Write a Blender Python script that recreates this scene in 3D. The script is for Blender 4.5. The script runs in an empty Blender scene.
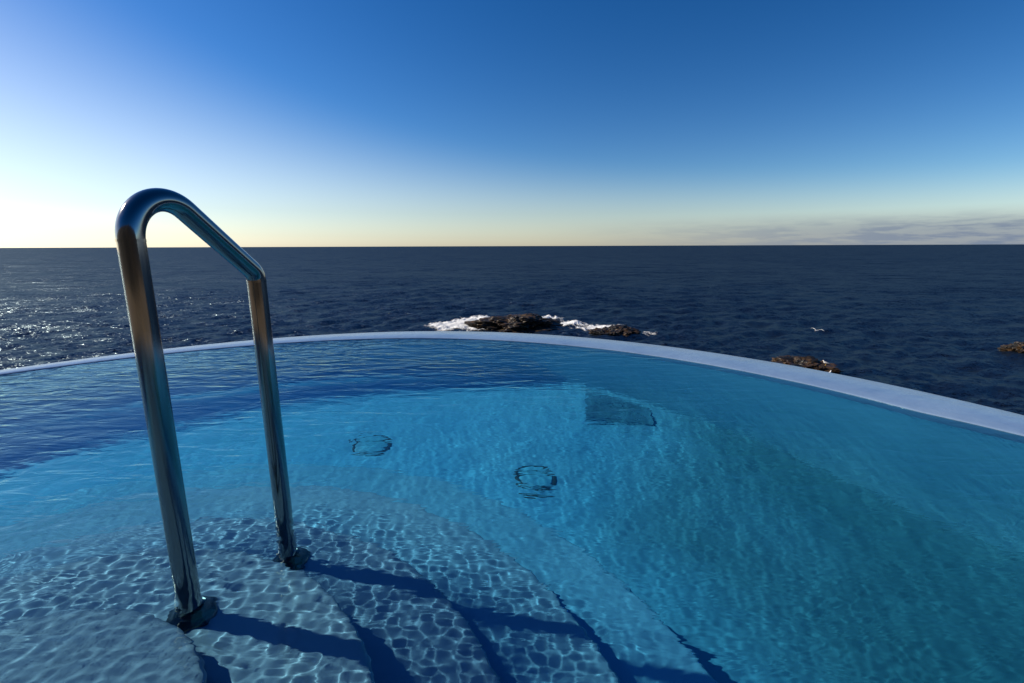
import bpy, bmesh, math, random
import numpy as np
from mathutils import Vector, noise, Matrix

random.seed(7)
rng = np.random.default_rng(11)
R = math.radians
scene = bpy.context.scene
COL = scene.collection

# ------------------------------------------------------------------ layout
CAM = Vector((0.0, 0.0, 8.06))          # metres above the sea (sea level is z = 0)
PITCH = 11.5
WZ = CAM.z - 0.563                      # pool water level
SUN_EL, SUN_AZ = 32.0, -78.0            # azimuth from +Y, negative = to the left (-X)
IN_C, IN_R = (-0.62, 0.63), 2.205       # inner edge of the pool
OUT_C, OUT_R = (-0.515, 0.665), 2.385   # outer edge of the white rim
FLOOR_D = 0.73                          # depth of the pool floor

# ------------------------------------------------------------------ helpers
def tag(o, label=None, cat=None, group=None, kind=None):
    if label: o['label'] = label
    if cat: o['category'] = cat
    if group: o['group'] = group
    if kind: o['kind'] = kind
    return o

def link(name, me, mat=None, parent=None, smooth=True):
    o = bpy.data.objects.new(name, me)
    COL.objects.link(o)
    if mat: me.materials.append(mat)
    if smooth:
        me.polygons.foreach_set('use_smooth', [True] * len(me.polygons))
    if parent: o.parent = parent
    return o

def link_bm(name, bm, mat=None, parent=None, smooth=True, flat_angle=None):
    me = bpy.data.meshes.new(name)
    bmesh.ops.recalc_face_normals(bm, faces=bm.faces)
    bm.to_mesh(me); bm.free()
    o = link(name, me, mat, parent, smooth)
    if flat_angle is not None:
        me.set_sharp_from_angle(angle=R(flat_angle))
    return o

def empty(name, loc=(0, 0, 0)):
    o = bpy.data.objects.new(name, None)
    COL.objects.link(o); o.location = loc
    o.empty_display_size = 0.1
    return o

def mesh_np(name, V, F, mat=None, parent=None, smooth=True):
    """V (n,3) array, F (m,4) array of quads."""
    me = bpy.data.meshes.new(name)
    me.vertices.add(len(V)); me.vertices.foreach_set('co', np.asarray(V, np.float32).ravel())
    m, k = F.shape
    me.loops.add(m * k); me.loops.foreach_set('vertex_index', F.astype(np.int32).ravel())
    me.polygons.add(m)
    me.polygons.foreach_set('loop_start', np.arange(0, m * k, k, dtype=np.int32))
    me.update(calc_edges=True); me.validate()
    return link(name, me, mat, parent, smooth)

def grid_faces(nr, nc):
    i = np.arange((nr - 1) * nc).reshape(nr - 1, nc)[:, :-1].ravel()
    return np.stack([i, i + 1, i + nc + 1, i + nc], 1)

def new_mat(name):
    m = bpy.data.materials.new(name); m.use_nodes = True
    nt = m.node_tree; nt.nodes.clear()
    out = nt.nodes.new('ShaderNodeOutputMaterial')
    return m, nt, out

def N(nt, typ, **kw):
    n = nt.nodes.new(typ)
    for k, v in kw.items():
        if k in n.inputs: n.inputs[k].default_value = v
        else: setattr(n, k, v)
    return n

def L(nt, a, ao, b, bi):
    nt.links.new(a.outputs[ao], b.inputs[bi])

def ramp(nt, stops):
    r = nt.nodes.new('ShaderNodeValToRGB')
    e = r.color_ramp.elements
    while len(e) < len(stops): e.new(0.5)
    for q, (p, c) in zip(e, stops):
        q.position = p; q.color = (*c, 1)
    return r

def principled(name, color, rough=0.5, metal=0.0, spec=None, var=0.0, scale=5.0, bump=0.0, bscale=40.0, color2=None, lo=0.35, hi=0.65):
    m, nt, out = new_mat(name)
    p = N(nt, 'ShaderNodeBsdfPrincipled', Roughness=rough, Metallic=metal)
    L(nt, p, 'BSDF', out, 'Surface')
    tc = N(nt, 'ShaderNodeTexCoord')
    if color2 is None: color2 = tuple(c * (1 - var) for c in color)
    nz = N(nt, 'ShaderNodeTexNoise', Scale=scale, Detail=6.0, Roughness=0.6)
    L(nt, tc, 'Object', nz, 'Vector')
    rp = ramp(nt, [(lo, color2), (hi, color)])
    L(nt, nz, 'Fac', rp, 'Fac'); L(nt, rp, 'Color', p, 'Base Color')
    if bump:
        b = N(nt, 'ShaderNodeTexNoise', Scale=bscale, Detail=5.0)
        L(nt, tc, 'Object', b, 'Vector')
        bp = N(nt, 'ShaderNodeBump', Strength=bump, Distance=0.01)
        L(nt, b, 'Fac', bp, 'Height'); L(nt, bp, 'Normal', p, 'Normal')
    if spec is not None: p.inputs['Specular IOR Level'].default_value = spec
    return m

# ------------------------------------------------------------------ materials
M = {}

def make_pool_tile(POOL_A, POOL_B, tint=False):
    m, nt, out = new_mat('pool plaster')
    p = N(nt, 'ShaderNodeBsdfPrincipled', Roughness=0.6)
    p.inputs['Specular IOR Level'].default_value = 0.2
    L(nt, p, 'BSDF', out, 'Surface')
    tc = N(nt, 'ShaderNodeTexCoord')
    nz = N(nt, 'ShaderNodeTexNoise', Scale=2.5, Detail=5.0)
    L(nt, tc, 'Object', nz, 'Vector')
    rp = ramp(nt, [(0.3, POOL_A), (0.7, POOL_B)])
    L(nt, nz, 'Fac', rp, 'Fac')
    if not tint:
        L(nt, rp, 'Color', p, 'Base Color')
        return m
    # darker teal colour growing towards the right of the floor, in patches
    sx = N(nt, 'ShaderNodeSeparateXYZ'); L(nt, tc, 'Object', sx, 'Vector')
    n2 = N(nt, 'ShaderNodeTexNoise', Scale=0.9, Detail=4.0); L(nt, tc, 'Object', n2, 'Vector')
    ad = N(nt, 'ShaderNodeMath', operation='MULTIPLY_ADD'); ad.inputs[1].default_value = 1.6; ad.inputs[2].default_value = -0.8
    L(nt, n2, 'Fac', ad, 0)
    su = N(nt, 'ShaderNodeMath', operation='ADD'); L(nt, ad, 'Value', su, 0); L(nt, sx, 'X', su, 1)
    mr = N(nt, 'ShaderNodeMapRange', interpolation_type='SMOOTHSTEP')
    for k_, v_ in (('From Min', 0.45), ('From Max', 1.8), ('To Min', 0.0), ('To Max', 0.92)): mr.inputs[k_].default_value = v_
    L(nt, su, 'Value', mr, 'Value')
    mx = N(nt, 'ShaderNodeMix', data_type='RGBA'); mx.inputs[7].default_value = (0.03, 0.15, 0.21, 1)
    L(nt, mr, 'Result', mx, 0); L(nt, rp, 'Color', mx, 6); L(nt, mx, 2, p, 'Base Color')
    return m

M['pool'] = make_pool_tile((0.09, 0.35, 0.54), (0.13, 0.42, 0.60))
M['floor'] = make_pool_tile((0.09, 0.40, 0.68), (0.14, 0.49, 0.76), tint=True)
M['steps'] = [make_pool_tile((0.29, 0.29, 0.40), (0.38, 0.37, 0.48)), make_pool_tile((0.29, 0.31, 0.43), (0.39, 0.40, 0.51)),  # treads turn bluer with depth: water absorption put into their colour
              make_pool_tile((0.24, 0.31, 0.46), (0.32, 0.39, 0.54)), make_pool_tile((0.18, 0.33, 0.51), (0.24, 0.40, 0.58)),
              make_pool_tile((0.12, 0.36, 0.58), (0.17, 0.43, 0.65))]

# white rim, wet: glossy film over white plaster
def make_rim():
    m, nt, out = new_mat('wet white plaster')
    p = N(nt, 'ShaderNodeBsdfPrincipled')
    L(nt, p, 'BSDF', out, 'Surface')
    tc = N(nt, 'ShaderNodeTexCoord')
    nz = N(nt, 'ShaderNodeTexNoise', Scale=3.0, Detail=7.0, Roughness=0.65)
    L(nt, tc, 'Object', nz, 'Vector')
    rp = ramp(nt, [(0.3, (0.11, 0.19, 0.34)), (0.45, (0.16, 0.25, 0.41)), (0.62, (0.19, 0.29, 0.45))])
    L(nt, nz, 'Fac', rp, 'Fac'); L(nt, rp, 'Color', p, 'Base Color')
    rr = N(nt, 'ShaderNodeMapRange'); rr.inputs['To Min'].default_value = 0.10; rr.inputs['To Max'].default_value = 0.38
    L(nt, nz, 'Fac', rr, 'Value'); L(nt, rr, 'Result', p, 'Roughness')
    b = N(nt, 'ShaderNodeTexNoise', Scale=22.0, Detail=6.0)
    L(nt, tc, 'Object', b, 'Vector')
    bp = N(nt, 'ShaderNodeBump', Strength=0.25, Distance=0.01)
    L(nt, b, 'Fac', bp, 'Height'); L(nt, bp, 'Normal', p, 'Normal')
    return m
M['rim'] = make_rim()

def make_steel():
    m, nt, out = new_mat('polished stainless steel')
    p = N(nt, 'ShaderNodeBsdfPrincipled', Metallic=1.0)
    p.inputs['Base Color'].default_value = (0.27, 0.27, 0.27, 1)
    L(nt, p, 'BSDF', out, 'Surface')
    tc = N(nt, 'ShaderNodeTexCoord')
    mp = N(nt, 'ShaderNodeMapping'); mp.inputs['Scale'].default_value = (60, 60, 3)
    L(nt, tc, 'Object', mp, 'Vector')
    nz = N(nt, 'ShaderNodeTexNoise', Scale=3.0, Detail=4.0)
    L(nt, mp, 'Vector', nz, 'Vector')
    rr = N(nt, 'ShaderNodeMapRange'); rr.inputs['To Min'].default_value = 0.05; rr.inputs['To Max'].default_value = 0.2
    L(nt, nz, 'Fac', rr, 'Value'); L(nt, rr, 'Result', p, 'Roughness')
    return m
M['steel'] = make_steel()
M['flange'] = principled('underwater steel', (0.10, 0.10, 0.11), rough=0.25, metal=1.0, var=0.4, scale=30)  # darkened steel: weak underwater reflections put into the colour
M['dark'] = principled('dark slot', (0.02, 0.06, 0.09), rough=0.6, var=0.4)
M['drain_cover'] = principled('pale plastic', (0.10, 0.43, 0.67), rough=0.5, var=0.15, scale=20)
M['slatted_patch'] = principled('dark slatted patch', (0.045, 0.21, 0.34), rough=0.6, var=0.3, scale=7)
M['rock'] = principled('wet volcanic rock', (0.10, 0.05, 0.012), rough=0.55, color2=(0.004, 0.0035, 0.003), scale=1.6, lo=0.46, hi=0.72, bump=1.0, bscale=3.0)
M['added_hill'] = principled('cliff and added dark hillside', (0.015, 0.011, 0.006), rough=0.9, color2=(0.004, 0.0035, 0.0025), scale=0.35, bump=0.8, bscale=1.5)  # near black, so the added hill reflects dark in the rail
M['deck'] = principled('terrace stone', (0.24, 0.17, 0.09), rough=0.7, color2=(0.16, 0.12, 0.07), scale=1.5, bump=0.3, bscale=15.0)
M['bird_white'] = principled('white feathers', (0.80, 0.80, 0.78), rough=0.8, var=0.1, scale=8)
M['bird_grey'] = principled('grey feathers', (0.32, 0.34, 0.37), rough=0.8, var=0.2, scale=8)
M['bird_beak'] = principled('yellow beak', (0.7, 0.42, 0.05), rough=0.5, var=0.2, scale=20)

def make_foam():
    m, nt, out = new_mat('sea foam')
    p = N(nt, 'ShaderNodeBsdfPrincipled', Roughness=0.9)
    p.inputs['Subsurface Weight'].default_value = 0.0
    L(nt, p, 'BSDF', out, 'Surface')
    tc = N(nt, 'ShaderNodeTexCoord')
    nz = N(nt, 'ShaderNodeTexNoise', Scale=1.2, Detail=6.0)
    L(nt, tc, 'Object', nz, 'Vector')
    rp = ramp(nt, [(0.3, (0.5, 0.55, 0.6)), (0.6, (0.85, 0.86, 0.86))])
    L(nt, nz, 'Fac', rp, 'Fac'); L(nt, rp, 'Color', p, 'Base Color')
    at_ = N(nt, 'ShaderNodeAttribute', attribute_name='cover')
    n2 = N(nt, 'ShaderNodeTexNoise', Scale=5.0, Detail=6.0, Roughness=0.7); L(nt, tc, 'Object', n2, 'Vector')
    ma = N(nt, 'ShaderNodeMath', operation='MULTIPLY_ADD'); ma.inputs[1].default_value = 1.5; ma.inputs[2].default_value = -0.80
    L(nt, n2, 'Fac', ma, 0)
    ad = N(nt, 'ShaderNodeMath', operation='ADD'); L(nt, ma, 'Value', ad, 0); L(nt, at_, 'Fac', ad, 1)
    al = N(nt, 'ShaderNodeMapRange'); al.inputs['From Min'].default_value = 0.0; al.inputs['From Max'].default_value = 0.55; al.inputs['To Max'].default_value = 0.92
    L(nt, ad, 'Value', al, 'Value'); L(nt, al, 'Result', p, 'Alpha')
    return m
M['foam'] = make_foam()

def make_pool_water():
    m, nt, out = new_mat('pool water')
    g = N(nt, 'ShaderNodeBsdfGlass', IOR=1.333, Roughness=0.0, distribution='GGX')
    g.inputs['Color'].default_value = WATER_COL
    L(nt, g, 'BSDF', out, 'Surface')
    tc = N(nt, 'ShaderNodeTexCoord')
    mp = N(nt, 'ShaderNodeMapping'); mp.inputs['Rotation'].default_value = (0, 0, R(18)); mp.inputs['Scale'].default_value = (1.0, 2.6, 1.0)
    L(nt, tc, 'Object', mp, 'Vector')
    n1 = N(nt, 'ShaderNodeTexNoise', Scale=7.0, Detail=3.0, Roughness=0.5, Distortion=0.6)
    L(nt, mp, 'Vector', n1, 'Vector')
    # gusts: the ripples are stronger in some patches than in others
    n2 = N(nt, 'ShaderNodeTexNoise', Scale=0.9, Detail=2.0)
    L(nt, tc, 'Object', n2, 'Vector')
    gr = N(nt, 'ShaderNodeMapRange'); gr.inputs['From Min'].default_value = 0.35; gr.inputs['From Max'].default_value = 0.7
    gr.inputs['To Min'].default_value = 0.25; gr.inputs['To Max'].default_value = 1.0
    L(nt, n2, 'Fac', gr, 'Value')
    mu = N(nt, 'ShaderNodeMath', operation='MULTIPLY'); L(nt, n1, 'Fac', mu, 0); L(nt, gr, 'Result', mu, 1)
    # the breeze comes over the left edge, so the left and far water is the roughest
    sp = N(nt, 'ShaderNodeSeparateXYZ'); L(nt, tc, 'Object', sp, 'Vector')
    dx = N(nt, 'ShaderNodeMath', operation='MULTIPLY_ADD'); dx.inputs[1].default_value = 0.8; L(nt, sp, 'Y', dx, 0)
    nx = N(nt, 'ShaderNodeMath', operation='MULTIPLY'); nx.inputs[1].default_value = -0.9; L(nt, sp, 'X', nx, 0); L(nt, nx, 'Value', dx, 2)
    wv = N(nt, 'ShaderNodeMapRange', interpolation_type='SMOOTHSTEP')
    for k_, v_ in (('From Min', 1.0), ('From Max', 2.6), ('To Min', 0.8), ('To Max', 2.6)): wv.inputs[k_].default_value = v_
    L(nt, dx, 'Value', wv, 'Value')
    m3 = N(nt, 'ShaderNodeMath', operation='MULTIPLY'); L(nt, mu, 'Value', m3, 0); L(nt, wv, 'Result', m3, 1); mu = m3
    bp = N(nt, 'ShaderNodeBump', Strength=1.0, Distance=WATER_BUMP)
    L(nt, mu, 'Value', bp, 'Height'); L(nt, bp, 'Normal', g, 'Normal')
    return m
WATER_BUMP = 0.006
WATER_COL = (0.56, 0.90, 0.98, 1)
M['water'] = make_pool_water()

def make_sea():
    m, nt, out = new_mat('sea water')
    df = N(nt, 'ShaderNodeBsdfDiffuse'); df.inputs['Color'].default_value = (0.0015, 0.004, 0.010, 1)
    gl = N(nt, 'ShaderNodeBsdfGlossy', Roughness=0.30); gl.inputs['Color'].default_value = (0.68, 0.88, 1.0, 1)
    fr = N(nt, 'ShaderNodeFresnel', IOR=1.333)
    fm = N(nt, 'ShaderNodeMapRange')       # rough water never reaches mirror reflectance: the facets shade each other
    for k_, v_ in (('From Min', 0.02), ('From Max', 0.7), ('To Min', 0.015), ('To Max', SEA_F)): fm.inputs[k_].default_value = v_
    mx = N(nt, 'ShaderNodeMixShader')
    L(nt, fr, 'Fac', fm, 'Value'); L(nt, fm, 'Result', mx, 0); L(nt, df, 'BSDF', mx, 1); L(nt, gl, 'BSDF', mx, 2)
    L(nt, mx, 'Shader', out, 'Surface')
    geo = N(nt, 'ShaderNodeNewGeometry')
    acc = None
    for sc_, k in ((11.0, 0.40), (4.0, 0.42), (1.3, 0.26), (0.3, 0.20), (0.07, 0.16)):
        mp = N(nt, 'ShaderNodeMapping'); mp.inputs['Scale'].default_value = (0.75, 1.15, 1)
        L(nt, geo, 'Position', mp, 'Vector')
        nz = N(nt, 'ShaderNodeTexNoise', Scale=sc_, Detail=3.0, Roughness=0.6)
        L(nt, mp, 'Vector', nz, 'Vector')
        s = N(nt, 'ShaderNodeVectorMath', operation='SUBTRACT'); s.inputs[1].default_value = (0.5, 0.5, 0.5)
        L(nt, nz, 'Color', s, 0)
        t = N(nt, 'ShaderNodeVectorMath', operation='MULTIPLY'); t.inputs[1].default_value = (k * SEA_K, k * SEA_K, 0)
        L(nt, s, 0, t, 0)
        if acc is None: acc = t
        else:
            ad = N(nt, 'ShaderNodeVectorMath', operation='ADD')
            L(nt, acc, 0, ad, 0); L(nt, t, 0, ad, 1); acc = ad
    ad = N(nt, 'ShaderNodeVectorMath', operation='ADD')
    L(nt, geo, 'Normal', ad, 0); L(nt, acc, 0, ad, 1)
    nn = N(nt, 'ShaderNodeVectorMath', operation='NORMALIZE')
    L(nt, ad, 0, nn, 0)
    for q in (df, gl, fr): L(nt, nn, 0, q, 'Normal')
    return m
SEA_K = 5.2
SEA_F = 0.15
M['sea'] = make_sea()

# ------------------------------------------------------------------ sea
_sea = []
for k in range(46):
    lam = 0.6 * (6.0 / 0.6) ** (k / 45.0)
    th = rng.normal(R(-70), 0.7)                 # wind sea runs in from the left front
    a = 0.0085 * lam ** 0.8 * rng.uniform(0.6, 1.3)
    _sea.append((lam, math.cos(th), math.sin(th), min(a, 0.12), rng.uniform(0, 6.283)))

def sea_h(x, y, cell):
    h = np.zeros_like(x)
    for lam, cx, sy, a, ph in _sea:
        k = 2 * math.pi / lam
        fade = np.clip((lam / np.maximum(cell, 1e-3) - 2.0) / 2.0, 0, 1)
        s = np.sin(k * (cx * x + sy * y) + ph)
        h += a * fade * (s + 0.25 * (1 - np.abs(s)) * 2 - 0.25)
    return h

def build_sea():
    slope = np.concatenate([np.linspace(0.60, 0.05, 560), np.geomspace(0.0495, 0.0022, 190)])
    rad = CAM.z / slope
    rad = np.concatenate([[0.0, 4.0, 8.0], rad, [6000, 12000, 30000, 60000]])
    az = np.radians(np.concatenate([np.linspace(-180, -62, 60)[:-1], np.linspace(-62, 62, 900), np.linspace(62, 180, 60)[1:]]))
    RR, AA = np.meshgrid(rad, az, indexing='ij')
    X, Y = RR * np.sin(AA), RR * np.cos(AA)
    dr = np.gradient(rad)[:, None] * np.ones_like(AA)
    cell = np.maximum(dr, RR * R(124 / 900))
    wide = np.abs(AA) > R(62.01)
    cell = np.where(wide, np.maximum(cell, RR * R(2)), cell)
    Z = sea_h(X, Y, cell)
    V = np.stack([X, Y, Z], -1).reshape(-1, 3)
    o = mesh_np('sea', V, grid_faces(len(rad), len(az))[:, ::-1].copy(), M['sea'])
    tag(o, 'dark navy open sea with small wind waves out to the horizon', 'sea', kind='structure')
build_sea()

# ------------------------------------------------------------------ terrain under the pool, with an added hill behind
def build_terrain():
    # one sheet: platform under the pool, falling to the sea in front, rising into an added, unseen hill behind the camera that darkens the rail's reflections
    xs = np.linspace(-90, 90, 181); ys = np.linspace(-80, 14, 130)
    X, Y = np.meshgrid(xs, ys)
    n = np.vectorize(lambda x, y: noise.fractal(Vector((x * 0.09, y * 0.09, 3.1)), 1.0, 2.0, 6))(X, Y)
    edge = 4.4 - 0.0035 * X ** 2 + 1.5 * n
    t = np.clip((edge - Y) / 3.2, -1.2, 1)
    base = np.where(t > 0, -0.5 + (WZ - 1.9) * (t * t * (3 - 2 * t)), -0.5 + 3.0 * t)
    back = np.clip((-2.6 - Y) / 40, 0, 1)
    added_hill = 24 * back ** 0.75 + 1.6 * n * np.clip((-2.6 - Y) / 6, 0, 1)
    side = np.clip((np.abs(X) - 5) / 20, 0, 1)
    Z = base + added_hill + 0.35 * n * np.clip(1 - np.hypot(X, Y) / 60, 0, 1) * (np.hypot(X + .6, Y - .6) > 3.0)
    V = np.stack([X, Y, Z], -1).reshape(-1, 3)
    o = mesh_np('coastal_terrain_with_added_hill', V, grid_faces(len(ys), len(xs)), M['added_hill'])
    tag(o, 'added unseen dark hillside, with the coastal cliff the pool stands on', 'terrain', kind='structure')
build_terrain()

# ------------------------------------------------------------------ pool
def in_r(a):   # radius of the inner edge about IN_C
    d = math.degrees(a)
    d = (d + 180) % 360 - 180
    return IN_R + 0.2 * max(0.0, 1 - abs(d) / 24) ** 1.0 + bulge(d, 0.035)

def bulge(d, k):   # the far side bows out a little more than a true circle
    t = max(0.0, 1 - abs(d - 92) / 50)
    return k * t * t * (3 - 2 * t)

def out_r(a):
    return OUT_R + bulge((math.degrees(a) + 180) % 360 - 180, 0.07)

def circle_pts(c, r, n, z=0.0):
    return [Vector((c[0] + (r(a) if callable(r) else r) * math.cos(a), c[1] + (r(a) if callable(r) else r) * math.sin(a), z))
            for a in (2 * math.pi * i / n for i in range(n))]

NSEG = 256
def slope_z(x):        # the floor falls gently from the left edge to the right
    return 0.12 * (x + 0.1)
def loft(loops, closed_ring=False):
    bm = bmesh.new()
    vs = [[bm.verts.new(p) for p in lp] for lp in loops]
    n = len(loops[0]); m = len(loops)
    for k in range(m if closed_ring else m - 1):
        A, B = vs[k], vs[(k + 1) % m]
        for i in range(n):
            j = (i + 1) % n
            bm.faces.new((A[i], A[j], B[j], B[i]))
    return bm, vs

pool = empty('swimming_pool', (IN_C[0], IN_C[1], WZ - FLOOR_D))
tag(pool, 'round blue infinity pool with curved white overflow rim and submerged curved steps', 'pool')
pool_o = Vector(pool.location)
def rel(pts): return [p - pool_o for p in pts]

def build_pool():
    RT = WZ + 0.0045                                        # top of rim
    A = lambda z, d=0.0: rel(circle_pts(IN_C, lambda a: in_r(a) + d, NSEG, z))
    B = lambda z, d=0.0: rel(circle_pts(OUT_C, lambda a: out_r(a) + d, NSEG, z))
    # rim: a rounded ring lying on the wall
    loops = [A(WZ - 0.085, 0.012), A(WZ - 0.012, 0.0), A(WZ + 0.002, 0.002), A(RT - 0.001, 0.006), A(RT, 0.012),
             B(RT + 0.002, -0.028), B(RT - 0.002, -0.012), B(RT - 0.012, -0.002), B(RT - 0.03, 0.0), B(WZ - 0.085, 0.0)]
    bm, _ = loft(loops, closed_ring=True)
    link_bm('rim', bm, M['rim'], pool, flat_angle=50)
    # wall below the rim
    loops = [A(WZ - 1.2, 0.012), A(WZ - 0.087, 0.012), B(WZ - 0.087, -0.03), B(WZ - 1.2, -0.03), B(WZ - 2.4, 0.02), A(WZ - 2.4, 0.2)]
    bm, _ = loft(loops, closed_ring=True)
    link_bm('wall', bm, M['pool'], pool, flat_angle=40)
    # floor: slightly dished disc, coved where it meets the wall
    rs = [0.0, 0.4, 0.8, 1.2, 1.6, 1.9, 2.05, 2.13, 2.19, 2.24, 2.36]
    zs = [-0.03, -0.03, -0.028, -0.02, -0.012, 0.0, 0.008, 0.016, 0.03, 0.05, 0.10]
    loops = []
    for r, z in zip(rs[1:], zs[1:]):
        loops.append(rel(circle_pts(IN_C, r, NSEG, WZ - FLOOR_D + z)))
    for lp in loops:
        for p in lp: p.z -= slope_z(p.x + pool_o.x)
    bm, vs = loft(loops)
    bm.faces.new(vs[0])
    lo = [rel(circle_pts(IN_C, 2.36, NSEG, WZ - 1.3))]
    lv = [bm.verts.new(p) for p in lo[0]]
    for i in range(NSEG):
        j = (i + 1) % NSEG
        bm.faces.new((vs[-1][i], vs[-1][j], lv[j], lv[i]))
    bm.faces.new(lv)
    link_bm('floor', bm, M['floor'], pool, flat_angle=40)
build_pool()

# steps: nested curved treads, level with the floor's deep end last
STEP_C = (-0.70, 0.40)
def arc_outline(r, n=72):
    """half circle of treads round the entry, running straight back to the terrace on both sides"""
    cx, cy = STEP_C
    pts = [Vector((cx - r, -1.6)), Vector((cx - r, -0.6)), Vector((cx - r, 0.1))]
    for i in range(n + 1):
        a = R(180) * (1 - i / n)
        pts.append(Vector((cx + r * math.cos(a), cy + r * math.sin(a))))
    pts += [Vector((cx + r, 0.1)), Vector((cx + r, -0.6)), Vector((cx + r, -1.6))]
    return pts

def clip_pool(p, margin=0.10):
    v = p - Vector(IN_C); lim = IN_R + margin
    return Vector(IN_C) + v * min(1.0, lim / v.length) if v.length > 0 else p

def densify(pts, step=0.03):
    out = []
    for a, b in zip(pts, pts[1:]):
        k = max(1, int((b - a).length / step))
        out += [a.lerp(b, i / k) for i in range(k)]
    out.append(pts[-1])
    return out

STEP = [(0.09, arc_outline(0.305)),
        (0.178, arc_outline(0.53)),
        (0.315, arc_outline(0.745)),
        (0.385, arc_outline(0.97)),
        (0.49, arc_outline(1.185))]

def build_step(k, depth, front):
    front = densify([p for p in front if (p - Vector(IN_C)).length < IN_R + 0.08] )
    # close along the pool wall (just inside its thickness)
    c = Vector(IN_C)
    a0 = math.atan2(*(front[0] - c).yx); a1 = math.atan2(*(front[-1] - c).yx)
    if a1 > a0: a1 -= 2 * math.pi
    # go from the last point round the back (through -90 deg) to the first
    back = []
    start = a1; end = a0 - 2 * math.pi if a0 > a1 else a0
    # sweep clockwise from a1 to a0 through the back
    n = 50
    for i in range(n + 1):
        a = start + (end - start) * i / n
        back.append(c + Vector((math.cos(a), math.sin(a))) * (IN_R + 0.06))
    outline = front + back
    zt, zb = WZ - depth, WZ - 1.1
    nose = 0.014
    nf = len(front)
    def ring(z, inset):
        res = []
        for i, p in enumerate(outline):
            if inset and i < nf:
                q0 = front[max(i - 1, 0)]; q1 = front[min(i + 1, nf - 1)]
                t = (q1 - q0).normalized(); nrm = Vector((t.y, -t.x))     # right-hand = inwards (towards the back left)
                p = p + nrm * inset
            res.append(Vector((p.x, p.y, z)))
        return rel(res)
    loops = [ring(zb, 0), ring(zt - nose, 0), ring(zt - nose * 0.6, nose * 0.08), ring(zt - nose * 0.3, nose * 0.3), ring(zt - nose * 0.08, nose * 0.6), ring(zt, nose)]
    bm, vs = loft(loops)
    bm.faces.new(vs[-1])
    bm.faces.new(vs[0])
    link_bm('step', bm, M['steps'][k], pool, flat_angle=35)
for k, (d, f) in enumerate(STEP):
    build_step(k, d + 0.0007 * k, f)

# ------------------------------------------------------------------ pool water: one closed body with real ripples
_rip = []
for k in range(90):
    lam = 0.017 * (0.42 / 0.017) ** (k / 89.0)
    if k % 3 and lam > 0.07: th = rng.normal(R(-20), 0.45)         # wind ripples from the left
    else: th = rng.uniform(0, 6.283)                # slosh reflected by the walls
    slope = 0.0125 * (1.0 if lam < 0.12 else (0.12 / lam) ** 0.9)
    _rip.append((lam, math.cos(th), math.sin(th), slope * lam / 6.283 * rng.uniform(0.6, 1.4), rng.uniform(0, 6.283)))

def ripple(x, y):
    h = np.zeros_like(x)
    # warp so that no ripple train is perfectly straight
    wx = x + 0.05 * np.sin(2.1 * y + 0.4) + 0.03 * np.sin(4.7 * y - 1.3 * x)
    wy = y + 0.05 * np.sin(1.9 * x + 1.1) + 0.03 * np.sin(5.3 * x + 1.7 * y)
    gust = 0.85 + 0.25 * np.sin(1.7 * x - 0.9 * y + 0.5) * np.sin(1.1 * y + 2.0)
    # livelier small ripples over the shallow treads where bathers get in
    d = np.hypot(x - STEP_C[0] + 0.15, y - STEP_C[1])
    shore = np.clip((0.95 - d) / 0.5, 0, 1)
    patch = 0.85 + 0.45 * np.sin(6.1 * x + 2.3 * y + 0.7) * np.sin(5.2 * y - 3.1 * x + 1.9)
    for lam, cx, sy, a, ph in _rip:
        k = 2 * math.pi / lam
        g = (0.32 + 0.68 * shore if lam < 0.16 else 0.85) + (CHOP * shore * patch * (1.0 if lam < 0.032 else 0.75) if lam < 0.052 else 0.0)
        h += a * g * np.sin(k * (cx * wx + sy * wy) + ph)
    return h * gust * RIP

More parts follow.
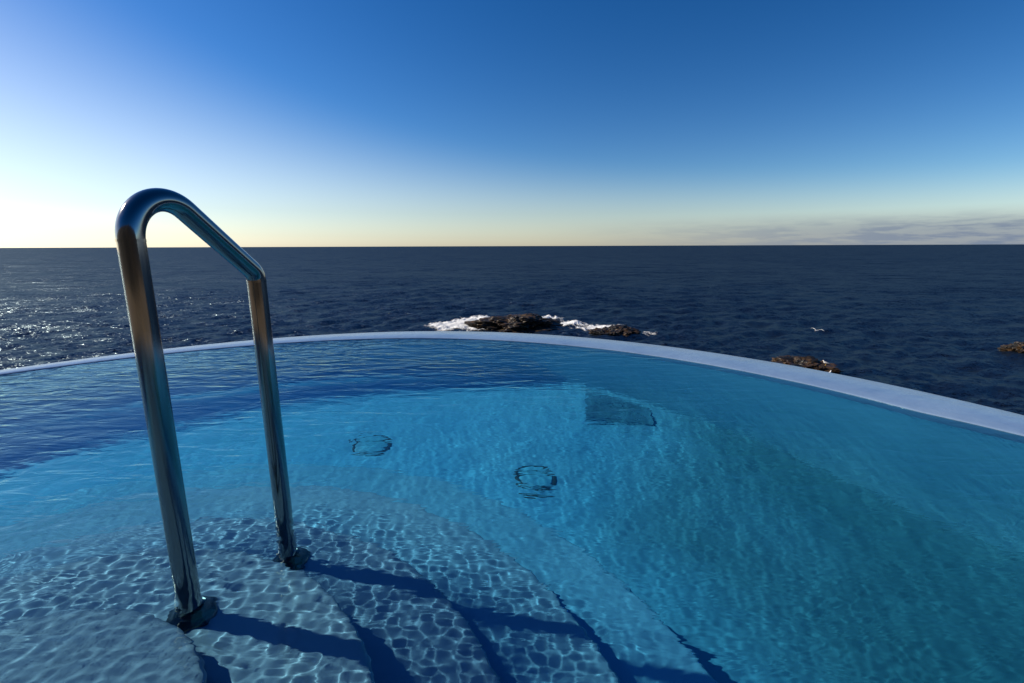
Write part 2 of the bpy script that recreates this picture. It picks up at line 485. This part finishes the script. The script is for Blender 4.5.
RIP = 0.16
CHOP = 4.6
def build_water():
    rr = IN_R + 0.30
    # finest over the treads, coarser elsewhere
    gx = np.concatenate([np.arange(IN_C[0] - rr, -1.9, 0.008), np.arange(-1.9, 0.35, 0.0026), np.arange(0.35, IN_C[0] + rr + 0.007, 0.007)])
    gy = np.concatenate([np.arange(IN_C[1] - rr, -0.5, 0.014), np.arange(-0.5, 1.45, 0.0026), np.arange(1.45, IN_C[1] + rr + 0.007, 0.007)])
    X, Y = np.meshgrid(gx, gy)
    Z = ripple(X, Y)
    F = grid_faces(len(gy), len(gx))
    V = np.stack([X, Y, Z], -1).reshape(-1, 3)
    rad = np.hypot(V[:, 0] - IN_C[0], V[:, 1] - IN_C[1])
    ang = np.arctan2(V[:, 1] - IN_C[1], V[:, 0] - IN_C[0])
    lim = np.array([in_r(a) for a in np.radians(np.arange(-180, 181))])
    lim = np.interp(np.degrees(ang), np.arange(-180, 181), lim) + 0.03
    keep = (rad < lim)[F].all(1)
    F = F[keep]
    used, inv = np.unique(F, return_inverse=True)
    V = V[used]; F = inv.reshape(-1, 4)
    # boundary edges -> skirt down and a fan-shaped bottom
    E = np.concatenate([F[:, [0, 1]], F[:, [1, 2]], F[:, [2, 3]], F[:, [3, 0]]])
    key = np.sort(E, 1); key = key[:, 0].astype(np.int64) * len(V) + key[:, 1]
    u, idx, cnt = np.unique(key, return_index=True, return_counts=True)
    B = E[idx[cnt == 1]]
    bverts = np.unique(B)
    nv = len(V)
    low = V[bverts].copy(); low[:, 2] = -1.25
    mp = {int(b): nv + i for i, b in enumerate(bverts)}
    ctr = nv + len(bverts)
    V2 = np.concatenate([V, low, [[IN_C[0], IN_C[1], -1.25]]])
    me = bpy.data.meshes.new('pool_water')
    faces4 = F.tolist()
    for a, b in B.tolist():
        faces4.append([b, a, mp[a], mp[b]])
        faces4.append([mp[b], mp[a], ctr])
    me.from_pydata(V2.tolist(), [], faces4)
    me.update()
    o = link('pool_water', me, M['water'])
    o.location.z = WZ
    tag(o, 'clear rippled blue water filling the round pool', 'water', kind='structure')
    return o
water = build_water()

# ------------------------------------------------------------------ handrail
TUBE = 0.0188
P1 = Vector((-0.588, 0.742)); P2 = Vector((-0.540, 0.998))
STEP1_Z = WZ - STEP[1][0]; STEP2_Z = WZ - STEP[2][0]
def tube_along(path, r, seg=40, caps=True):
    bm = bmesh.new(); rings = []
    t0 = (path[1] - path[0]).normalized()
    ref = Vector((1, 0, 0)) if abs(t0.x) < 0.9 else Vector((0, 1, 0))
    nrm = (ref - t0 * ref.dot(t0)).normalized()
    for i, p in enumerate(path):
        t = (path[min(i + 1, len(path) - 1)] - path[max(i - 1, 0)]).normalized()
        nrm = (nrm - t * nrm.dot(t)).normalized(); bn = t.cross(nrm)
        rings.append([bm.verts.new(p + (nrm * math.cos(a) + bn * math.sin(a)) * r) for a in (2 * math.pi * k / seg for k in range(seg))])
    for A, B in zip(rings, rings[1:]):
        for k in range(seg):
            bm.faces.new((A[k], A[(k + 1) % seg], B[(k + 1) % seg], B[k]))
    if caps:
        bm.faces.new(rings[0]); bm.faces.new(rings[-1])
    return bm

def fillet(P, Q, S, r, n):
    """arc of radius r rounding the corner Q between P and S"""
    a = (P - Q).normalized(); b = (S - Q).normalized()
    half = math.acos(max(-1, min(1, a.dot(b)))) / 2
    d = r / math.tan(half)
    c = Q + (a + b).normalized() * (r / math.sin(half))
    s = Q + a * d; e = Q + b * d
    u = (s - c).normalized(); v = (e - c).normalized()
    ang = math.acos(u.dot(v)); w = (v - u * u.dot(v)).normalized()
    return [c + (u * math.cos(ang * i / n) + w * math.sin(ang * i / n)) * r for i in range(n + 1)]

rail = empty('handrail', (P1.x, P1.y, STEP1_Z))
tag(rail, 'polished stainless steel handrail rising from the submerged pool steps', 'handrail')
ro = Vector(rail.location)
def build_rail():
    sdir = Vector((P2.x - P1.x, P2.y - P1.y, 0)); span = sdir.length; sdir.normalize()
    pt = lambda s, z: Vector((P1.x, P1.y, CAM.z + z)) + sdir * s - ro
    A0, A1 = pt(0, STEP1_Z - CAM.z), pt(0, 0.1435)
    B1, B0 = pt(span, -0.0545), pt(span, STEP2_Z - CAM.z) + Vector((0.012, -0.014, 0))
    ln = lambda a, b, k: [a.lerp(b, i / k) for i in range(k + 1)]
    arc1 = fillet(A0, A1, B1, 0.066, 26)
    arc2 = fillet(A1, B1, B0, 0.032, 12)
    path = ln(A0, arc1[0], 30)[:-1] + arc1 + ln(arc1[-1], arc2[0], 12)[1:-1] + arc2 + ln(arc2[-1], B0, 30)[1:]
    t = link_bm('tube', tube_along(path, TUBE), M['steel'], rail, flat_angle=50)
    # weld rings where the bends join the straight posts
    for q, d in ((arc1[0], Vector((0, 0, 1))), (arc2[-1], Vector((0, 0, 1)))):
        bm = tube_along([q - d * 0.0022, q - d * 0.0012, q + d * 0.0012, q + d * 0.0022], TUBE + 0.0005, caps=False)
        link_bm('weld_ring', bm, M['steel'], rail, flat_angle=50)
    for base in (A0, B0):
        # flange cover: a low bell round the foot of the post
        prof = [(TUBE + 0.0008, 0.030), (TUBE + 0.004, 0.031), (TUBE + 0.007, 0.026), (TUBE + 0.010, 0.018), (TUBE + 0.015, 0.013), (0.0385, 0.009), (0.0408, 0.006), (0.0418, 0.0), (0.03, -0.002)]
        loops = [[base + Vector((r * math.cos(a), r * math.sin(a), z)) for a in (2 * math.pi * i / 48 for i in range(48))] for r, z in prof]
        bm, _ = loft(loops)
        link_bm('flange', bm, M['flange'], rail, flat_angle=40)
build_rail()

# ------------------------------------------------------------------ floor drains and the dark square patch
def lathe(prof, n=48):
    loops = [[Vector((r * math.cos(a), r * math.sin(a), z)) for a in (2 * math.pi * i / n for i in range(n))] for r, z in prof]
    bm, vs = loft(loops)
    return bm, vs

def floor_z(x, y):
    r = math.hypot(x - IN_C[0], y - IN_C[1])
    rs = [0.0, 0.4, 0.8, 1.2, 1.6, 1.9, 2.05, 2.13, 2.19]; zs = [-0.03, -0.03, -0.028, -0.02, -0.012, 0.0, 0.012, 0.035, 0.08]
    return WZ - FLOOR_D + float(np.interp(r, rs, zs)) - slope_z(x)

def drain(x, y, label):
    d = empty('floor_drain', (x, y, floor_z(x, y)))
    d.rotation_euler.y = math.atan(0.12)
    tag(d, label, 'drain', 'round drains in the pool floor')
    bm, vs = lathe([(0.086, -0.004), (0.085, 0.004), (0.082, 0.005), (0.074, 0.005), (0.072, 0.0), (0.070, -0.002)])
    link_bm('slotted_ring', bm, M['dark'], d, flat_angle=40)
    bm, vs = lathe([(0.0695, -0.003), (0.0695, 0.004), (0.066, 0.006), (0.03, 0.008)])
    bm.faces.new(vs[-1])
    link_bm('cover', bm, M['drain_cover'], d, flat_angle=40)
    return d
drain(-0.612, 1.90, 'round drain with dark slotted ring on the pool floor nearer the handrail')
drain(0.092, 1.75, 'round drain with dark slotted ring on the pool floor farther from the handrail')

def build_patch():  # dark floor patch, modelled as a framed square of slats
    x, y = 0.555, 2.36
    g = empty('floor_patch', (x, y, floor_z(x, y)))
    g.rotation_euler = (0, math.atan(0.12), R(-8))
    tag(g, 'dark square patch on the pool floor near the far white rim', 'slatted_patch')
    bm = bmesh.new()
    def box(x0, x1, y0, y1, z0, z1):
        vs = [bm.verts.new((a, b, c)) for c in (z0, z1) for (a, b) in ((x0, y0), (x1, y0), (x1, y1), (x0, y1))]
        for f in ((0, 1, 2, 3), (4, 5, 6, 7), (0, 1, 5, 4), (1, 2, 6, 5), (2, 3, 7, 6), (3, 0, 4, 7)):
            bm.faces.new([vs[i] for i in f])
    w, h = 0.165, 0.16
    box(-w, w, -h, -h + 0.03, -0.03, 0.007); box(-w, w, h - 0.03, h, -0.03, 0.007)
    box(-w, -w + 0.03, -h + 0.03, h - 0.03, -0.03, 0.007); box(w - 0.03, w, -h + 0.03, h - 0.03, -0.03, 0.007)
    link_bm('frame', bm, M['slatted_patch'], g, smooth=False)
    bm = bmesh.new()
    for i in range(12):
        yy = -h + 0.03 + (2 * h - 0.06) * (i + 0.5) / 12
        box(-w + 0.03, w - 0.03, yy - 0.009, yy + 0.009, -0.03, 0.005)
    link_bm('bars', bm, M['slatted_patch'], g, smooth=False)
build_patch()

# ------------------------------------------------------------------ rocks in the sea
def rock(name, loc, size, seed, label, rot=0.0, lumps=1.0):
    bm = bmesh.new()
    bmesh.ops.create_icosphere(bm, subdivisions=6, radius=1.0)
    for v in bm.verts:
        p = v.co.copy()
        n1 = noise.fractal(p * 1.3 + Vector((seed * 7.3, 0, 0)), 1.0, 2.1, 5)
        n2 = noise.ridged_multi_fractal(p * 2.6 + Vector((0, seed * 3.1, 0)), 0.9, 2.2, 5, 1.0, 2.0)
        n3 = noise.ridged_multi_fractal(p * 7.0 + Vector((seed, 0, 0)), 0.8, 2.2, 4, 1.0, 2.0)
        f = 1 + lumps * (0.38 * n1 + 0.16 * (n2 - 1.2) + 0.07 * (n3 - 1.0))
        q = p * f
        q.z = max(q.z, -0.5)
        v.co = Vector((q.x * size[0], q.y * size[1], q.z * size[2]))
    o = link_bm(name, bm, M['rock'], smooth=True, flat_angle=25)
    o.location = loc; o.rotation_euler.z = rot
    tag(o, label, 'rock', 'rocks breaking the sea surface below the pool')
    return o
rock('sea_rock', (0.6, 47.5, -0.1), (4.7, 3.0, 1.15), 1.7, 'broad brown sea rock with white surf behind it, largest of the rocks', 0.1)
rock('sea_rock', (9.6, 43.5, -0.15), (1.9, 1.5, 0.75), 4.2, 'low dark sea rock right of the largest rock with foam along its back')
rock('sea_rock', (19.5, 31.0, -0.1), (2.0, 1.5, 0.6), 5.9, 'dark brown sea rock showing just over the white rim on the right', -0.35)
rock('sea_rock', (39.0, 34.6, -0.1), (1.4, 1.2, 0.8), 8.8, 'sunlit golden brown sea rock at the right edge of the picture')

# ------------------------------------------------------------------ surf foam round the two left rocks (uncountable: stuff)
def build_foam():
    xs = np.arange(-10, 16, 0.05); ys = np.arange(38, 60, 0.08)
    X, Y = np.meshgrid(xs, ys)
    sh = sea_h(X, Y, np.full_like(X, 0.35))
    def blob(cx, cy, rx, ry): return np.exp(-(((X - cx) / rx) ** 2 + ((Y - cy) / ry) ** 2))
    dens = (1.15 * blob(-4.8, 49, 2.6, 4.0) + 0.7 * blob(-7, 47.5, 2.0, 2.0) + 1.2 * blob(-1.5, 52.0, 2.6, 2.0) + 1.0 * blob(3.2, 52.5, 2.4, 1.5)
            + 1.1 * blob(6.3, 49, 1.8, 1.8) + 1.1 * blob(9.4, 46.2, 2.4, 1.3) + 0.7 * blob(12.8, 43.2, 1.2, 0.8))
    nz = np.vectorize(lambda x, y: noise.fractal(Vector((x * 0.55, y * 0.4, 9.7)), 0.8, 2.1, 6))(X, Y)
    nz2 = np.vectorize(lambda x, y: noise.noise(Vector((x * 2.3, y * 1.5, 2.2))))(X, Y)
    nz3 = np.vectorize(lambda x, y: noise.ridged_multi_fractal(Vector((x * 0.9, y * 0.6, 5.2)), 0.8, 2.2, 4, 1.0, 2.0))(X, Y) - 0.9
    mask = 1.55 * dens + 0.6 * nz + 0.3 * nz2 - 0.75 + 0.55 * nz3 - 4 * np.clip(0.22 - dens, 0, 1)
    Z = sh + 0.03 + 0.16 * np.clip(mask, 0, 1.2) ** 1.3 + 0.04 * nz2
    F = grid_faces(len(ys), len(xs))
    keep = (mask.ravel()[F] > -0.25).all(1)
    F = F[keep]
    V = np.stack([X, Y, Z], -1).reshape(-1, 3)
    used, inv = np.unique(F, return_inverse=True)
    o = mesh_np('surf_foam', V[used], inv.reshape(-1, 4), M['foam'])
    o.data.attributes.new('cover', 'FLOAT', 'POINT').data.foreach_set('value', mask.ravel()[used].astype(np.float32))
    tag(o, 'white surf breaking around the largest sea rock', 'surf', kind='stuff')
build_foam()

# ------------------------------------------------------------------ gulls
def skin_chain(pts, seg=16):
    """pts: list of (centre, rx, rz) along a body axis -> one closed lofted body"""
    loops = []
    for i, (c, rx, rz) in enumerate(pts):
        t = (pts[min(i + 1, len(pts) - 1)][0] - pts[max(i - 1, 0)][0]).normalized()
        side = Vector((0, 0, 1)).cross(t)
        side = side.normalized() if side.length > 1e-4 else Vector((0, 1, 0))
        up = t.cross(side)
        loops.append([c + side * (rx * math.cos(a)) + up * (rz * math.sin(a)) for a in (2 * math.pi * k / seg for k in range(seg))])
    bm, vs = loft(loops)
    bm.faces.new(vs[0]); bm.faces.new(vs[-1])
    return bm

def gull(loc, heading, flying, scale, label):
    g = empty('gull', loc); g.rotation_euler.z = heading
    tag(g, label, 'bird', 'gulls below the pool')
    V3 = Vector; s = scale
    if flying:
        body = [(-0.26, 0.00, .012, .006), (-0.20, 0.0, .035, .012), (-0.12, 0.0, .05, .04), (0.0, 0.0, .065, .062), (0.09, 0.005, .055, .055), (0.15, 0.015, .036, .038), (0.19, 0.022, .036, .037), (0.225, 0.02, .027, .027), (0.245, 0.016, .012, .012)]
        beak = [(0.24, .016, .011), (0.275, .008, .003)]
    else:
        body = [(-0.24, 0.13, .010, .006), (-0.17, 0.15, .03, .018), (-0.09, 0.175, .055, .045), (0.0, 0.2, .068, .066), (0.07, 0.225, .06, .062), (0.105, 0.26, .042, .044), (0.12, 0.295, .034, .036), (0.135, 0.325, .036, .036), (0.16, 0.335, .03, .03), (0.18, 0.332, .012, .012)]
        beak = [(0.175, .332, .011), (0.215, .322, .003)]
    b = skin_chain([(V3((x, 0, z)) * s, a * s, c * s) for x, z, a, c in body])
    link_bm('body', b, M['bird_white'], g)
    link_bm('beak', skin_chain([(V3((x, 0, z)) * s, r * s, r * s) for x, z, r in beak], 8), M['bird_beak'], g)
    for sy in (-1, 1):
        bm = bmesh.new()
        if flying:
            span = [(0.03, .05, .13), (0.2, .14, .13), (0.38, .19, .11), (0.55, .15, .08), (0.68, .08, .03)]
        else:
            span = None
        if span:
            top, bot = [], []
            loops = []
            for k, (y, z, ch) in enumerate(span):
                x0 = 0.06 - 0.12 * max(0, y - 0.3)
                sec = [(x0, 0), (x0 - ch * 0.3, .016), (x0 - ch, .003), (x0 - ch * 0.3, -.004)]
                loops.append([V3((xx, sy * y, z + zz * (1 - k * 0.2))) * s for xx, zz in sec])
            bm2, vs = loft(loops); bm2.faces.new(vs[0]); bm2.faces.new(vs[-1])
            bm.free(); link_bm('wing', bm2, M['bird_white'], g)
        else:
            bm.free()
            w = skin_chain([(V3((-0.27, sy * .012, 0.125)) * s, .006 * s, .006 * s), (V3((-0.18, sy * .04, 0.16)) * s, .014 * s, .026 * s), (V3((-0.05, sy * .06, 0.195)) * s, .016 * s, .048 * s), (V3((0.05, sy * .055, 0.215)) * s, .014 * s, .036 * s), (V3((0.08, sy * .045, 0.22)) * s, .006 * s, .012 * s)], 10)
            link_bm('wing', w, M['bird_grey'], g)
            lg = tube_along([V3((-0.01, sy * .03, 0.15)) * s, V3((0.0, sy * .03, 0.08)) * s, V3((0.0, sy * .03, 0.004)) * s], .007 * s, 8)
            link_bm('leg', lg, M['bird_beak'], g)
            ft = skin_chain([(V3((-0.01, sy * .03, 0.006)) * s, .008 * s, .005 * s), (V3((0.05, sy * .03, 0.004)) * s, .022 * s, .004 * s)], 8)
            link_bm('foot', ft, M['bird_beak'], g)
    return g

def at(px, py, z):
    f = 469.3
    x = (px - 512) / f; y = -(py - 341.5) / f; t = R(PITCH)
    r = Vector((x, math.cos(t) + y * math.sin(t), -math.sin(t) + y * math.cos(t)))
    return CAM + r * ((z - CAM.z) / r.z)

def top_of(x, y):
    dg = bpy.context.evaluated_depsgraph_get()
    hit, p, *_ = scene.ray_cast(dg, Vector((x, y, 30)), Vector((0, 0, -1)))
    return p.z if hit else 0.0

bpy.context.view_layer.update()
gull(at(817, 332, 0.9), R(180 + 20), True, 1.0, 'white gull gliding low over the dark sea on the right')
for (px, py), hd, lab in (((826, 362), 150, 'small white gull on the dark rock above the white rim, the higher of two'),
                          ((830, 367), 20, 'small white gull on the dark rock just touching the white rim, the lower of two')):
    p = at(px, py, 0.6)
    gull((p.x, p.y, top_of(p.x, p.y)), R(hd), False, 1.0, lab)

# ------------------------------------------------------------------ terrace behind the pool
def build_terrace():
    bm = bmesh.new()
    n = 64
    inner, outer = [], []
    a0, a1 = R(195), R(345)
    c = Vector(OUT_C)
    zt, zb = WZ + 0.05, WZ - 2.2
    loopsI = []
    for i in range(n + 1):
        a = a0 + (a1 - a0) * i / n
        d = Vector((math.cos(a), math.sin(a)))
        p = c + d * (OUT_R + 0.03)
        q = Vector((p.x * 2.2, min(p.y, -3.8)))
        q = Vector((-7 + 14 * i / n, -5.2)) if 0 < i < n else Vector((-7 if i == 0 else 7, p.y))
        inner.append(p); outer.append(q)
    ti = [bm.verts.new((p.x, p.y, zt)) for p in inner]; to = [bm.verts.new((p.x, p.y, zt)) for p in outer]
    bi = [bm.verts.new((p.x, p.y, zb)) for p in inner]; bo = [bm.verts.new((p.x, p.y, zb)) for p in outer]
    for i in range(n):
        bm.faces.new((ti[i], ti[i + 1], to[i + 1], to[i])); bm.faces.new((bi[i], bi[i + 1], bo[i + 1], bo[i]))
        bm.faces.new((ti[i], ti[i + 1], bi[i + 1], bi[i])); bm.faces.new((to[i], to[i + 1], bo[i + 1], bo[i]))
    bm.faces.new((ti[0], to[0], bo[0], bi[0])); bm.faces.new((ti[n], to[n], bo[n], bi[n]))
    o = link_bm('terrace', bm, M['deck'], smooth=False)
    tag(o, 'pale stone terrace behind the round pool', 'terrace', kind='structure')
build_terrace()

# ------------------------------------------------------------------ light
SKY_GAIN = 0.44
CLOUD_COL = (1.35, 1.75, 2.5, 1)
w = bpy.data.worlds.new('World'); scene.world = w; w.use_nodes = True
nt = w.node_tree; nt.nodes.clear()
wo = N(nt, 'ShaderNodeOutputWorld'); bg = N(nt, 'ShaderNodeBackground', Strength=0.10)
sky = N(nt, 'ShaderNodeTexSky'); sky.sky_type = 'NISHITA'; sky.sun_disc = False
sky.sun_elevation = R(SUN_EL); sky.sun_rotation = R(SUN_AZ); sky.altitude = 0
sky.air_density = 1.0; sky.dust_density = 0.3; sky.ozone_density = 3.0
tc = N(nt, 'ShaderNodeTexCoord'); sx = N(nt, 'ShaderNodeSeparateXYZ')
L(nt, tc, 'Generated', sx, 'Vector')
sat = N(nt, 'ShaderNodeMapRange', interpolation_type='SMOOTHSTEP')
for k, v in (('From Min', 0.0), ('From Max', 0.20), ('To Min', 0.64), ('To Max', 1.22)): sat.inputs[k].default_value = v
zx = N(nt, 'ShaderNodeMath', operation='MULTIPLY_ADD'); zx.inputs[1].default_value = 0.85; zx.inputs[2].default_value = 1.0
L(nt, sx, 'X', zx, 0)
zm = N(nt, 'ShaderNodeMath', operation='MULTIPLY'); L(nt, sx, 'Z', zm, 0); L(nt, zx, 'Value', zm, 1)
L(nt, zm, 'Value', sat, 'Value')
gm = N(nt, 'ShaderNodeGamma', Gamma=1.35); L(nt, sky, 'Color', gm, 'Color')
hs = N(nt, 'ShaderNodeHueSaturation', Hue=0.505, Value=SKY_GAIN)
L(nt, sat, 'Result', hs, 'Saturation'); L(nt, gm, 'Color', hs, 'Color')
# thin low cloud bank far out over the sea on the right
cm = N(nt, 'ShaderNodeMapping'); cm.inputs['Scale'].default_value = (14, 14, 110)
L(nt, tc, 'Generated', cm, 'Vector')
cn = N(nt, 'ShaderNodeTexNoise', Scale=1.0, Detail=6.0, Roughness=0.62); L(nt, cm, 'Vector', cn, 'Vector')
lo = N(nt, 'ShaderNodeMapRange', interpolation_type='SMOOTHSTEP')      # densest at 1-2 degrees, gone by 4
for k, v in (('From Min', 0.022), ('From Max', 0.062), ('To Min', 1.0), ('To Max', 0.0)): lo.inputs[k].default_value = v
L(nt, sx, 'Z', lo, 'Value')
rt = N(nt, 'ShaderNodeMapRange', interpolation_type='SMOOTHSTEP')      # only to the right of the view axis
for k, v in (('From Min', 0.0), ('From Max', 0.75), ('To Min', 0.0), ('To Max', 1.0)): rt.inputs[k].default_value = v
L(nt, sx, 'X', rt, 'Value')
cr = N(nt, 'ShaderNodeMapRange', interpolation_type='SMOOTHSTEP')
for k, v in (('From Min', 0.40), ('From Max', 0.60), ('To Min', 0.72), ('To Max', 0.97)): cr.inputs[k].default_value = v
L(nt, cn, 'Fac', cr, 'Value')
m1 = N(nt, 'ShaderNodeMath', operation='MULTIPLY'); L(nt, lo, 'Result', m1, 0); L(nt, rt, 'Result', m1, 1)
m2 = N(nt, 'ShaderNodeMath', operation='MULTIPLY'); L(nt, m1, 'Value', m2, 0); L(nt, cr, 'Result', m2, 1)
mx = N(nt, 'ShaderNodeMix', data_type='RGBA', blend_type='MIX')
mx.inputs[7].default_value = CLOUD_COL
L(nt, m2, 'Value', mx, 0); L(nt, hs, 'Color', mx, 6)
L(nt, mx, 2, bg, 'Color'); L(nt, bg, 'Background', wo, 'Surface')

sl = bpy.data.lights.new('Sun', 'SUN'); sl.energy = 4.4; sl.angle = R(0.7); sl.color = (1.0, 0.88, 0.70)
so = bpy.data.objects.new('Sun', sl); COL.objects.link(so)
sd = Vector((math.sin(R(SUN_AZ)) * math.cos(R(SUN_EL)), math.cos(R(SUN_AZ)) * math.cos(R(SUN_EL)), math.sin(R(SUN_EL))))
so.rotation_euler = (-sd).to_track_quat('-Z', 'Y').to_euler()

# refracted sunlight through the ripples
sl.cycles.is_caustics_light = True
water.cycles.is_caustics_caster = True
for o in COL.objects:
    if o.type == 'MESH' and o.parent in (pool, rail) or (o.parent and o.parent.name.startswith(('floor_drain', 'floor_patch'))):
        if o.type == 'MESH': o.cycles.is_caustics_receiver = True

# ------------------------------------------------------------------ camera and render settings
cam = bpy.data.cameras.new('Camera'); cam.sensor_width = 36.0; cam.lens = 16.5; cam.clip_start = 0.01; cam.clip_end = 150000
co = bpy.data.objects.new('Camera', cam); COL.objects.link(co)
co.location = CAM; co.rotation_euler = (R(90 - PITCH), 0, 0)
co.rotation_euler = (co.rotation_euler.to_matrix() @ Matrix.Rotation(R(-0.2), 3, 'Z')).to_euler()
scene.camera = co
vs_ = scene.view_settings
scene.display_settings.display_device = 'sRGB'
vs_.view_transform = 'Standard'; vs_.look = 'None'; vs_.gamma = 1; vs_.exposure = 0.47; vs_.use_curve_mapping = False
cy = scene.cycles
cy.max_bounces = 12; cy.transmission_bounces = 8; cy.glossy_bounces = 4; cy.diffuse_bounces = 3
cy.caustics_refractive = True; cy.caustics_reflective = False
cy.use_denoising = True; cy.sample_clamp_indirect = 6.0
